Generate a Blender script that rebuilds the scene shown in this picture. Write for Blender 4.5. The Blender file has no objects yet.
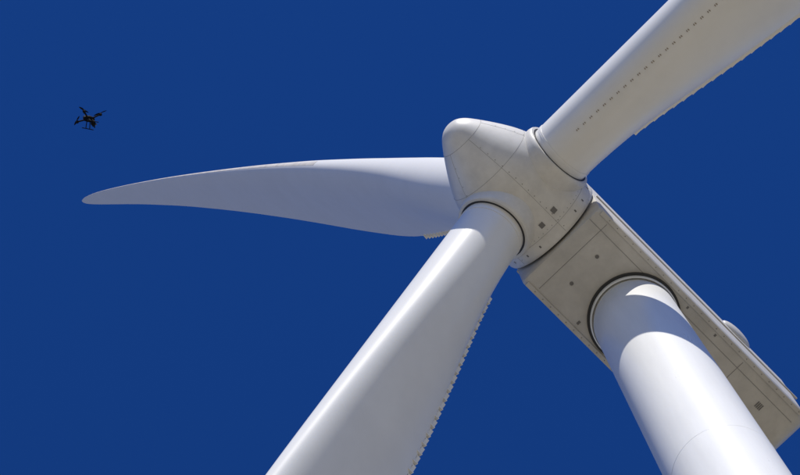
import bpy, bmesh, numpy as np, math, random
from mathutils import Vector, Matrix
random.seed(4)
rad=math.radians
def nrm(v): v=np.asarray(v,float); return v/np.linalg.norm(v)

# ------------------------------------------------------------ parameters
H=80.604; OV=4.634; HH=1.850; TILT=rad(2.11); CONE=rad(3.4); PHASE=18.77
PITCH=86.0; LB=48.965; PB=2.62; RT=1.25; RB=2.1
CAM=np.array([7.038,-27.648,1.7]); F=2856.6
SUN_AZ_VEC=(0.68,-0.73); SUN_EL=43.0

a=np.array([0,-math.cos(TILT),math.sin(TILT)])      # upwind
u=np.array([0,math.sin(TILT),math.cos(TILT)])
x=np.array([1.,0,0])
T=np.array([0,0,H]); HUB=T+OV*a+HH*u

# ------------------------------------------------------------ materials
def mat(name,col,rough=.5,noise=0,scale=3.,col2=None,bump=0,metal=0,coat=0,spec=.5,stretch=(1,1,1)):
    m=bpy.data.materials.new(name);m.use_nodes=True
    nt=m.node_tree;n=nt.nodes;b=n['Principled BSDF']
    b.inputs['Base Color'].default_value=(*col,1);b.inputs['Roughness'].default_value=rough;b.inputs['Metallic'].default_value=metal
    b.inputs['Coat Weight'].default_value=coat;b.inputs['Specular IOR Level'].default_value=spec
    if noise:
        tc=n.new('ShaderNodeTexCoord');t=n.new('ShaderNodeTexNoise');t.inputs['Scale'].default_value=scale;t.inputs['Detail'].default_value=9;t.inputs['Roughness'].default_value=.65
        mp=n.new('ShaderNodeMapping');mp.inputs['Scale'].default_value=stretch
        nt.links.new(tc.outputs['Object'],mp.inputs[0]);nt.links.new(mp.outputs[0],t.inputs['Vector'])
        r=n.new('ShaderNodeMapRange');r.inputs[1].default_value=.38;r.inputs[2].default_value=.68
        nt.links.new(t.outputs['Fac'],r.inputs[0])
        mx=n.new('ShaderNodeMix');mx.data_type='RGBA'
        c2=col2 or tuple(c*(1-noise) for c in col)
        mx.inputs[6].default_value=(*col,1);mx.inputs[7].default_value=(*c2,1)
        nt.links.new(r.outputs[0],mx.inputs[0]);nt.links.new(mx.outputs[2],b.inputs['Base Color'])
        r2=n.new('ShaderNodeMapRange');r2.inputs[3].default_value=rough-.06;r2.inputs[4].default_value=rough+.1
        nt.links.new(t.outputs['Fac'],r2.inputs[0]);nt.links.new(r2.outputs[0],b.inputs['Roughness'])
        if bump:
            bp=n.new('ShaderNodeBump');bp.inputs['Strength'].default_value=bump;bp.inputs['Distance'].default_value=.02
            nt.links.new(t.outputs['Fac'],bp.inputs['Height']);nt.links.new(bp.outputs[0],b.inputs['Normal'])
    return m
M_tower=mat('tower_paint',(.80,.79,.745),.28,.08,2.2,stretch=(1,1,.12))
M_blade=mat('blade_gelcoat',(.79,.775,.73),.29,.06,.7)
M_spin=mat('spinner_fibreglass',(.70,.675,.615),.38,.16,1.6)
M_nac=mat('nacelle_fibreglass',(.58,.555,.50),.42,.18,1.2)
M_seam=mat('seam_sealant',(.24,.23,.21),.7)
M_dark=mat('dark_gap',(.03,.03,.03),.6)  # near-black for gap rings, including the painted shadow at the yaw joint
M_brown=mat('weathered_tape',(.26,.20,.13),.7)
M_grey=mat('grey_metal',(.30,.30,.30),.4,metal=.6)
M_panel=mat('grey_panel',(.17,.16,.145),.6)
M_le=mat('leading_edge_tape',(.62,.58,.53),.5,.3,2.)
M_black=mat('carbon_black',(.004,.0045,.006),.8,spec=.15)
M_prop=mat('propeller_plastic',(.006,.006,.007),.8,spec=.15)
M_lens=mat('lens_glass',(.02,.03,.06),.05,coat=1)
M_bat=mat('grey_plastic',(.05,.055,.06),.6)

# ------------------------------------------------------------ helpers
def link(o,parent=None):
    bpy.context.collection.objects.link(o)
    if parent: o.parent=parent
    return o
def mesh(name,verts,faces,m,parent=None,smooth=True,sharp=None):
    me=bpy.data.meshes.new(name);me.from_pydata([tuple(map(float,v)) for v in verts],[],faces)
    bm=bmesh.new();bm.from_mesh(me);bmesh.ops.recalc_face_normals(bm,faces=bm.faces)
    if sharp is not None:
        for e in bm.edges:
            if len(e.link_faces)==2 and e.calc_face_angle(0)>rad(sharp): e.smooth=False
    bm.to_mesh(me);bm.free()
    for p in me.polygons:p.use_smooth=smooth
    me.materials.append(m)
    return link(bpy.data.objects.new(name,me),parent)
class B:      # accumulate several pieces in one mesh
    def __init__(s): s.v=[];s.f=[]
    def add(s,v,f):
        k=len(s.v);s.v+=list(v);s.f+=[tuple(i+k for i in q) for q in f]
    def loft(s,rings,cap=True,close=True):
        n=len(rings[0]);v=[p for r in rings for p in r];f=[]
        for i in range(len(rings)-1):
            for j in range(n if close else n-1):
                k=(j+1)%n;f.append((i*n+j,i*n+k,(i+1)*n+k,(i+1)*n+j))
        if cap: f.append(tuple(range(n-1,-1,-1)));f.append(tuple(range((len(rings)-1)*n,len(rings)*n)))
        s.add(v,f)
    def rev(s,prof,o,ax,N=96,cap=True):
        ax=nrm(ax);e=nrm(np.cross(ax,[.3,.2,.9] if abs(ax[2])<.9 else [1,0,0]));g=np.cross(ax,e)
        s.loft([[np.asarray(o)+ax*h+r*(math.cos(t)*e+math.sin(t)*g) for t in np.linspace(0,2*math.pi,N,endpoint=False)] for h,r in prof],cap)
    def tube(s,pts,r,N=6,closed=False):
        pts=[np.asarray(p,float) for p in pts];rings=[]
        for i,p in enumerate(pts):
            if closed: d=pts[(i+1)%len(pts)]-pts[i-1]
            else: d=pts[min(i+1,len(pts)-1)]-pts[max(i-1,0)]
            d=nrm(d);e=nrm(np.cross(d,[.123,.456,.881] if abs(d@nrm([.123,.456,.881]))<.95 else [1,0,0]));g=np.cross(d,e)
            rings.append([p+r*(math.cos(t)*e+math.sin(t)*g) for t in np.linspace(0,2*math.pi,N,endpoint=False)])
        if closed: rings.append(rings[0])
        s.loft(rings,not closed)
    def box(s,c,e1,e2,e3):
        c=np.asarray(c,float);e1,e2,e3=[np.asarray(k,float) for k in (e1,e2,e3)]
        v=[c+i*e1+j*e2+k*e3 for i in(-1,1) for j in(-1,1) for k in(-1,1)]
        s.add(v,[(0,1,3,2),(4,6,7,5),(0,4,5,1),(2,3,7,6),(0,2,6,4),(1,5,7,3)])
    def make(s,name,m,parent=None,smooth=True,sharp=35): return mesh(name,s.v,s.f,m,parent,smooth,sharp)

turb=link(bpy.data.objects.new('wind_turbine',None))

# ------------------------------------------------------------ tower
def tr(z): return RB+(RT-RB)*z/H
b=B();seams=[22.0,47.0,67.2]
prof=[(0.0,RB)]
zs=sorted(set(list(np.linspace(0,H-.35,40))))
for z in zs[1:]: prof.append((z,tr(z)))
b.rev(prof+[(H-.34,RT+.0),(H-.32,RT-.03),(H+.05,RT-.03)],(0,0,0),(0,0,1),160)
b.make('tower_shell',M_tower,turb,sharp=30)
b=B()
for z in seams:
    b.rev([(z-.03,tr(z)+.001),(z-.02,tr(z)+.006),(z+.02,tr(z)+.006),(z+.03,tr(z)+.001)],(0,0,0),(0,0,1),128,False)
b.make('tower_flange_bands',M_tower,turb)
b=B()
b.rev([(-.5,4.2),(.18,4.2),(.25,4.1),(.25,0.01)],(0,0,0),(0,0,1),96);b.make('foundation_plinth',mat('concrete',(.36,.35,.33),.85,.25,2.),turb)
# door and steps
b=B();b.box((0,-RB-.02,2.3),(.48,0,0),(0,.10,0),(0,0,1.1));b.make('tower_door',M_grey,turb,False)
b=B()
for i in range(5): b.box((0,-RB-.5-.28*(4-i),.30+.19*(i+1)),(.5,0,0),(0,.15,0),(0,0,.03))
for sx in(-.52,.52):
    b.tube([(sx,-RB-1.9,.25),(sx,-RB-1.9,1.3),(sx,-RB-.3,2.2)],.025)
b.make('entry_steps',M_grey,turb,False)

# ------------------------------------------------------------ nacelle
W=1.60;TOP=3.45
def section(al,ins,top=TOP,bot=.05,r=.22):
    pts=[];w=W-ins;z0=bot+ins;z1=top-ins
    for cx_,cz,t0 in((w-r,z0+r,-90),(w-r*2,z1-r*2,0),(-w+r*2,z1-r*2,90),(-w+r,z0+r,180)):
        rr=r if cz<1 else r*2
        for t in np.linspace(t0,t0+90,9):
            pts.append(T+al*a+(cx_+rr*math.cos(rad(t)))*x+(cz+rr*math.sin(rad(t)))*u)
    return pts
FR=OV-1.50
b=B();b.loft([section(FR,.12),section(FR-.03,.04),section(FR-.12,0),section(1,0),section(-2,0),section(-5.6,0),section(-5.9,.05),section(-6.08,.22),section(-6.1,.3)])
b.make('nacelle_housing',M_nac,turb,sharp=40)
# rounded lower edge flanges + mid side flange
b=B()
for sx in(-1,1):
    b.box(T+(FR-6.0)/2*a+sx*(W-.10)*x+.035*u,(FR+6.0)/2*.97*a,.07*x,.022*u)
    b.box(T+(FR-6.0)/2*a+sx*(W+.012)*x+1.72*u,(FR+6.0)/2*.975*a,.03*x,.05*u)
b.make('nacelle_edge_flanges',M_nac,turb,False)
b=B()
def und(al,xx,z=.046): return T+al*a+xx*x+z*u
for al in(2.62,-3.3,): b.box(und(al,0),.007*a,1.36*x,.004*u)
b.box(und(-1.3,1.12),4.4*a,.007*x,.004*u)
for al in(-4.95,-3.2,-1.2,1.0): b.box(T+al*a+(W+.001)*x+2.4*u,.008*a,.004*x,.62*u)
b.make('nacelle_seams',M_seam,turb,False)
b=B()
def disc(c,n,r,h=.012,N=20): b.rev([(-h,r),(h,r*.96)],c,n,N)
for al,xx in((2.12,.5),(2.06,-.58)): disc(und(al,xx),u,.06)
for al in np.arange(-5.6,2.9,.33): disc(und(al,1.5,.012),u,.014,N=8);disc(und(al,-1.5,.012),u,.014,N=8)
for k in range(4): b.box(und(-4.72+k*.06,.78),.016*a,.10*x,.010*u)
b.box(und(1.05,-1.25),.04*a,.06*x,.008*u)
b.box(und(-.9,1.33),.03*a,.04*x,.008*u);b.box(und(-2.1,1.33),.03*a,.04*x,.008*u)
b.make('nacelle_vents_and_bolts',M_panel,turb,False)
b=B();b.rev([(-.03,1.385),(.045,1.385)],T+.0*u,u,96);b.make('yaw_gap_shadow',M_dark,turb)  # black disc painting in the shadowed gap around the tower top
b=B();b.rev([(-.20,1.275),(-.17,1.31),(-.045,1.31),(-.045,1.2)],T+.0*u,u,96,False);b.make('yaw_collar',M_tower,turb)
# side bulge
bm=bmesh.new();bmesh.ops.create_uvsphere(bm,u_segments=32,v_segments=20,radius=1)
Mx=Matrix(((.18*x[0],.60*a[0],.36*u[0],0),(.18*x[1],.60*a[1],.36*u[1],0),(.18*x[2],.60*a[2],.36*u[2],0),(0,0,0,1)))
c=T-3.5*a+(W-.02)*x+2.95*u
v=[Mx@q.co+Vector(c) for q in bm.verts];f=[tuple(k.index for k in q.verts) for q in bm.faces];bm.free()
mesh('nacelle_side_fairing',v,f,M_nac,turb)
# roof: cooler, wind mast, beacon
b=B();b.box(T-4.9*a+(TOP+.5)*u,.22*a,1.3*x,.5*u);b.make('roof_cooler',M_grey,turb,False)
b=B();b.tube([T-5.5*a+.6*x+TOP*u,T-5.5*a+.6*x+(TOP+1.6)*u],.03);b.tube([T-5.5*a+.3*x+(TOP+1.5)*u,T-5.5*a+.9*x+(TOP+1.5)*u],.02)
b.rev([(0,.07),(.15,.07)],T-5.5*a+.9*x+(TOP+1.5)*u,u,16);b.make('wind_sensor_mast',M_grey,turb)
# main-shaft neck in the spinner gap
b=B();b.rev([(-1.9,1.45),(-1.2,1.45)],HUB,a,96);b.make('hub_gap_seal',M_dark,turb)

# ------------------------------------------------------------ spinner
SP=[(-1.42,1.60),(-1.42,1.645),(-1.36,1.67),(-.9,1.675),(-.3,1.675),(.3,1.66),(.7,1.61),(1.1,1.50),(1.45,1.35),(1.75,1.185),(2.05,1.0),(2.3,.835),(2.55,.66),(2.72,.53),(2.84,.41),(2.93,.28),(2.975,.15),(2.99,.04)]
# smooth resample
ss=np.linspace(0,len(SP)-3,80)
A_=np.array(SP[2:]);idx=np.arange(len(A_))
def cr(t):
    i=int(min(max(math.floor(t),0),len(A_)-2));f_=t-i
    p=[A_[max(i-1,0)],A_[i],A_[i+1],A_[min(i+2,len(A_)-1)]]
    return .5*((2*p[1])+(-p[0]+p[2])*f_+(2*p[0]-5*p[1]+4*p[2]-p[3])*f_*f_+(-p[0]+3*p[1]-3*p[2]+p[3])*f_**3)
prof=[tuple(cr(t)) for t in ss]
b=B();b.rev(SP[:2]+prof,HUB,a,160);b.make('spinner_cone',M_spin,turb,sharp=40)
PR=np.array(prof)
tc=CAM-HUB;tc=nrm(tc-a*(tc@a));ts=np.cross(a,tc)
def spt(al,ang,lift=0):
    R=np.interp(al,PR[:,0],PR[:,1])+lift
    return HUB+al*a+R*(math.cos(rad(ang))*tc+math.sin(rad(ang))*ts)
b=B()
for al in(-1.0,1.28,2.42):
    b.tube([spt(al,t,-.002) for t in np.linspace(0,360,120,endpoint=False)],.006,5,True)
for k in range(6):
    an=8+60*k;lo,hi=-1.34,2.42
    b.tube([spt(al,an,-.002) for al in np.linspace(lo,hi,40)],.006,5)
b.make('spinner_seams',M_seam,turb)
b=B()
def patch(al,an,da,dn,lift=.004):
    n=5;g=[spt(al+da*i,an+dn*j,lift) for i in np.linspace(-1,1,n) for j in np.linspace(-1,1,n)]
    b.add(g,[(i*n+j,i*n+j+1,(i+1)*n+j+1,(i+1)*n+j) for i in range(n-1) for j in range(n-1)])
patch(-.72,-5,.08,2.6,.014);patch(-.66,14,.085,2.8,.014)
b.make('spinner_drain_plates',M_panel,turb,False)
b=B()
for an in(-40,-22,30,46,70,-62):
    for al in(-1.18,):
        patch(al,an,.04,.9)
for an in range(0,360,6): patch(-.93,an+2,.010,.35)
for k in range(6):
    for al in np.arange(-1.2,2.3,.25): patch(al,8+60*k+2.2,.012,.5)
b.make('spinner_fasteners',M_panel,turb,False)

# ------------------------------------------------------------ blades
R_=   [1.30,1.9,3.0,3.7,5.0,6.5,8.0,10.,12.,14.,18.,24.,30.,36.,42.,46.,48.,48.7,48.96]
CH=   [1.96,1.96,1.96,2.02,2.24,2.52,2.78,3.08,3.30,3.38,3.14,2.55,1.98,1.46,1.0,.70,.46,.26,.08]
TH=   [1.0,1.0,.985,.96,.86,.73,.61,.49,.42,.375,.32,.265,.23,.20,.18,.17,.16,.16,.16]   # thickness/chord
BL=   [0,0,0,.08,.35,.62,.82,.95,1,1,1,1,1,1,1,1,1,1,1]
TW=   [12,12,12,12,12,11,10,8.5,7.5,6.5,4.5,2.5,1.3,.5,0,0,0,0,0]
LE=   [.98,.98,.98,.98,.98,.98,.99,1.0,1.01,1.01,.98,.86,.71,.56,.38,.22,.07,-.05,-.14]
NS=72
def smoothi(r,Y): return float(np.interp(r,R_,Y))
def rs():
    q=list(np.linspace(1.3,14,44))+list(np.linspace(14.5,46,44))+[46.8,47.4,47.9,48.3,48.6,48.8,48.9,48.96]
    return q
# smoothed tables
def sm(r,Y):
    w=min(1.2,(r-1.3)*.8,(48.96-r)*.8);w=max(w,0)
    return sum(smoothi(r+w*k,Y) for k in(-1,-.5,0,.5,1))/5
def blade_frame(k,r):
    th=rad(PHASE+120*k)
    s=math.cos(th)*u-math.sin(th)*x; tg=-math.sin(th)*u-math.cos(th)*x
    sp=math.cos(CONE)*s+math.sin(CONE)*a
    ax=nrm(a-sp*(a@sp)); pi=rad(PITCH-4+.5*sm(r,TW))
    le=math.sin(pi)*ax-math.cos(pi)*tg
    suc=-(math.sin(pi)*tg+math.cos(pi)*ax)
    c=HUB+sp*r+tg*PB*(r/LB)**2
    return c,sp,le,suc
def surf(k,r,phi,lift=0):
    c,sp,le,suc=blade_frame(k,r)
    ch=sm(r,CH);tt=sm(r,TH);bl=sm(r,BL);lo=sm(r,LE)
    cs,sn=math.cos(phi),math.sin(phi)
    xc=.5*(1-cs)
    yt=5*tt*(.2969*math.sqrt(max(xc,0))-.126*xc-.3516*xc**2+.2843*xc**3-.1015*xc**4)+.004*xc
    cam=.03*4*xc*(1-xc)*bl
    ya=(yt*(1 if sn>=0 else -.92)+cam)*ch
    yc=ch*.5*tt*sn
    y=yc*(1-bl)+ya*bl
    return c+le*(lo-xc*ch)+suc*(y+lift*(1 if sn>=0 else -1))
for k in range(3):
    e=link(bpy.data.objects.new('rotor_blade'+('_%d'%(k+1)),None),turb)
    b=B();b.loft([[surf(k,r,p) for p in np.linspace(0,2*math.pi,NS,endpoint=False)] for r in rs()])
    b.make('blade_shell',M_blade,e,sharp=60)
    c,sp,le,suc=blade_frame(k,1.3)
    b=B();b.rev([(.95,1.20),(1.62,1.17),(1.70,1.15),(1.74,1.12),(1.74,1.02)],HUB,sp,96,False);b.make('root_collar',M_spin,e)
    b=B();b.rev([(1.66,1.04),(1.75,1.04)],HUB,sp,96);b.make('root_gap_seal',M_dark,e)
    b=B();b.rev([(1.90,.995),(1.98,.995)],HUB,sp,96);b.make('root_band',M_blade,e)
    # trailing-edge flap plate with comb of tabs on the pressure side
    b=B();rr=np.arange(3.75,12.01,.25)
    b.loft([[surf(k,r,math.pi)+blade_frame(k,r)[2]*q+blade_frame(k,r)[3]*w for q,w in((.10,.012),(-.085,.012),(-.085,-.012),(.10,-.012))] for r in rr])
    b.make('trailing_edge_plate',M_blade,e,False)
    b=B();r=3.85;b2=B();i=0
    while r<11.9:
        c,sp,le,suc=blade_frame(k,r)
        te=surf(k,r,math.pi)
        b.box(te-le*.035-suc*.035,sp*.14,le*.065,suc*.02)
        b.box(te-le*.02-suc*.07+sp*.11,sp*.016,le*.09,suc*.05)
        b2.box(te+le*.055-suc*.035,sp*.10,le*.036,suc*.030)
        r+=.34;i+=1
    b.make('trailing_edge_tabs',M_blade,e,False)
    b2.make('trailing_edge_fasteners',M_panel,e,False)
    # vortex generators on the suction side
    b=B();r=2.9;i=0
    while r<22:
        for d in(0,.05):
            p0=surf(k,r+d,rad(62),.0);p1=surf(k,r+d+.012*(1 if d else -1),rad(67),.0)
            c,sp,le,suc=blade_frame(k,r)
            b.box((p0+p1)/2+suc*.008,(p1-p0)*.25,sp*.010,suc*.013)
        r+=.27
    b.make('vortex_generators',M_brown,e,False)
    # leading-edge protection
    b=B()
    b.loft([[surf(k,r,rad(p))+blade_frame(k,r)[2]*.004 for p in(-9,-4,0,4,9)] for r in np.linspace(17,48.2,60)],False,False)
    b.make('leading_edge_tape',M_le,e)

# ------------------------------------------------------------ ground
def terrain():
    N=120;v=[];f=[]
    t=np.linspace(-1,1,N);g=np.sign(t)*(np.abs(t)**2.6)*9000
    for yy in g:
        for xx in g:
            d=math.hypot(xx,yy);amp=min(max((d-80)/900,0),1)
            z=amp*(14*math.sin(xx/310+.4)*math.cos(yy/270)+5*math.sin(xx/90)*math.sin(yy/113+1))-amp*8
            v.append((xx,yy,z))
    for i in range(N-1):
        for j in range(N-1): f.append((i*N+j,i*N+j+1,(i+1)*N+j+1,(i+1)*N+j))
    return v,f
v,f=terrain()
mesh('ground',v,f,mat('dry_grassland',(.30,.26,.185),.95,.3,.05,(.22,.20,.13)),None)
b=B();b.rev([(.004,26),(.10,25.6),(.10,.01)],(0,0,-.0),(0,0,1),64,False)
b.make('gravel_pad',mat('pale_gravel',(.40,.375,.33),.9,.3,1.5,bump=.6),None)
b=B();n=60;L=[];Rr=[]
for i in range(n):
    s=i/(n-1);yy=-24-s*1400;xx=5*math.sin(s*9)*s*12
    zz=.05;L.append((xx-2.6,yy));Rr.append((xx+2.6,yy))
def gz(xx,yy):
    d=math.hypot(xx,yy);amp=min(max((d-80)/900,0),1)
    return amp*(14*math.sin(xx/310+.4)*math.cos(yy/270)+5*math.sin(xx/90)*math.sin(yy/113+1))-amp*8
b.add([(p[0],p[1],gz(*p)+.35*min(1,i/8)+.03) for i,p in enumerate(L)]+[(p[0],p[1],gz(*p)+.35*min(1,i/8)+.03) for i,p in enumerate(Rr)],[(i,i+1,n+i+1,n+i) for i in range(n-1)])
b.make('gravel_road',bpy.data.materials['pale_gravel'],None)

# ------------------------------------------------------------ camera
U=nrm([-.062,.226,-.972]);D=np.array([.710,-.674,-.202]);D=nrm(D-U*(D@U));S=np.cross(U,D)
M0=np.stack([-S,D,U])
def rot(a_,b_,c_):
    ca,sa=math.cos(a_),math.sin(a_);cb,sb=math.cos(b_),math.sin(b_);cc,sc=math.cos(c_),math.sin(c_)
    return np.array([[1,0,0],[0,ca,-sa],[0,sa,ca]])@np.array([[cb,0,sb],[0,1,0],[-sb,0,cb]])@np.array([[cc,-sc,0],[sc,cc,0],[0,0,1]])
Rc=rot(.042471,.03442,-.015925)@M0.T     # world -> camera
cd=bpy.data.cameras.new('camera');cd.sensor_width=36;cd.lens=F/800*36;cd.clip_start=.1;cd.clip_end=40000
co=link(bpy.data.objects.new('camera',cd))
mw=Matrix.Identity(4)
for i in range(3):
    for j in range(3): mw[i][j]=Rc.T[i][j]
    mw[i][3]=CAM[i]
co.matrix_world=mw
bpy.context.scene.camera=co

# ------------------------------------------------------------ drone (inspection multirotor, hovering)
d=np.array([(89-400)/F,(237.5-119)/F,-1.0]);DP=CAM+Rc.T@(d*58.0)
dr=link(bpy.data.objects.new('camera_drone',None))
b=B()
def ell(b,c,e,N=14):
    prof=[(math.sin(t),max(math.cos(t),.02)) for t in np.linspace(-math.pi/2,math.pi/2,N)]
    rings=[[np.array([c[0]+e[0]*r*math.cos(q),c[1]+e[1]*r*math.sin(q),c[2]+e[2]*h]) for q in np.linspace(0,2*math.pi,20,endpoint=False)] for h,r in prof]
    b.loft(rings)
ell(b,(0,0,.0),(.15,.09,.055));ell(b,(0,-.0,.045),(.09,.06,.04))
b.box((0,0,-.03),(.10,0,0),(0,.05,0),(0,0,.02))
b.make('body',M_black,dr)
b=B();mo=[]
for sx in(-1,1):
    for sy in(-1,1):
        e_=np.array([sx*.215,sy*.195,.03]);mo.append(e_)
        b.tube([(sx*.05,sy*.03,.0),(sx*.12,sy*.10,.012),e_],.020,8)
b.make('arms',M_black,dr)
b=B()
for e_ in mo: b.rev([(-.03,.028),(-.025,.036),(.02,.036),(.035,.016)],e_,(0,0,1),16)
b.make('motors',M_black,dr)
b=B()
for i,e_ in enumerate(mo):
    t0=[.4,1.5,2.3,.9][i]
    for s_ in(0,math.pi):
        q=t0+s_;dd=np.array([math.cos(q),math.sin(q),0]);nn=np.array([-dd[1],dd[0],0]);rings=[]
        for rr,w in((.012,.011),(.04,.021),(.09,.023),(.14,.015),(.165,.006)):
            c_=e_+dd*rr+np.array([0,0,.04]);tw=.35*(1-rr/.2)
            rings.append([c_+nn*w*math.cos(tw)+np.array([0,0,w*math.sin(tw)]),c_+np.array([0,0,.002]),c_-nn*w*math.cos(tw)-np.array([0,0,w*math.sin(tw)]),c_-np.array([0,0,.002])])
        b.loft(rings)
b.make('propellers',M_prop,dr,False)
b=B()
for sy in(-1,1):
    b.tube([(.04,sy*.04,-.03),(.05,sy*.13,-.17),(.05,sy*.14,-.19)],.011,6);b.tube([(-.04,sy*.04,-.03),(-.05,sy*.13,-.17),(-.05,sy*.14,-.19)],.011,6)
    b.tube([(-.15,sy*.14,-.19),(.15,sy*.14,-.19)],.011,6)
b.tube([(-.07,0,.06),(-.08,0,.17)],.006,6);b.rev([(0,.03),(.012,.028)],(-.08,0,.17),(0,0,1),16)
b.make('landing_gear',M_black,dr)
b=B();ell(b,(.09,0,-.125),(.065,.055,.055));b.box((.08,0,-.07),(.015,0,0),(0,.04,0),(0,0,.03));b.box((.10,.05,-.10),(.01,0,0),(0,.006,0),(0,0,.035));b.make('gimbal_camera',M_black,dr)
b=B();b.rev([(0,.028),(.03,.026)],(.14,0,-.13),(1,0,0),20);b.make('lens',M_lens,dr)
b=B();b.box((-.09,0,.03),(.05,0,0),(0,.035,0),(0,0,.025));b.make('battery',M_bat,dr,False)
dr.location=Vector(DP);dr.rotation_euler=(rad(30),rad(-22),rad(62));dr.scale=(.86,.86,.86)

# ------------------------------------------------------------ light and sky
hz=nrm([*SUN_AZ_VEC,0]);sd=np.array([hz[0]*math.cos(rad(SUN_EL)),hz[1]*math.cos(rad(SUN_EL)),math.sin(rad(SUN_EL))])
sl=bpy.data.lights.new('sun','SUN');sl.energy=5.0;sl.angle=rad(.53);sl.color=(1,.965,.90)
so=link(bpy.data.objects.new('sun',sl));so.rotation_euler=Vector(sd).to_track_quat('Z','Y').to_euler();so.location=(-60,-60,120)
w=bpy.data.worlds.new('World');bpy.context.scene.world=w;w.use_nodes=True
nt=w.node_tree;bg=nt.nodes['Background'];sk=nt.nodes.new('ShaderNodeTexSky');sk.sky_type='NISHITA';sk.sun_disc=False
sk.sun_elevation=rad(SUN_EL);sk.sun_rotation=math.atan2(sd[0],sd[1]);sk.altitude=1500;sk.air_density=1.0;sk.dust_density=.2;sk.ozone_density=3.0
gm=nt.nodes.new('ShaderNodeGamma');gm.inputs[1].default_value=1.1;nt.links.new(sk.outputs[0],gm.inputs[0])
hs=nt.nodes.new('ShaderNodeMix');hs.data_type='RGBA';hs.blend_type='MULTIPLY';hs.inputs[0].default_value=1;hs.inputs[7].default_value=(.16,.54,1.20,1)
nt.links.new(gm.outputs[0],hs.inputs[6]);nt.links.new(hs.outputs[2],bg.inputs[0]);bg.inputs[1].default_value=.088
sc=bpy.context.scene;sc.view_settings.view_transform='Standard';sc.view_settings.look='None';sc.view_settings.exposure=0
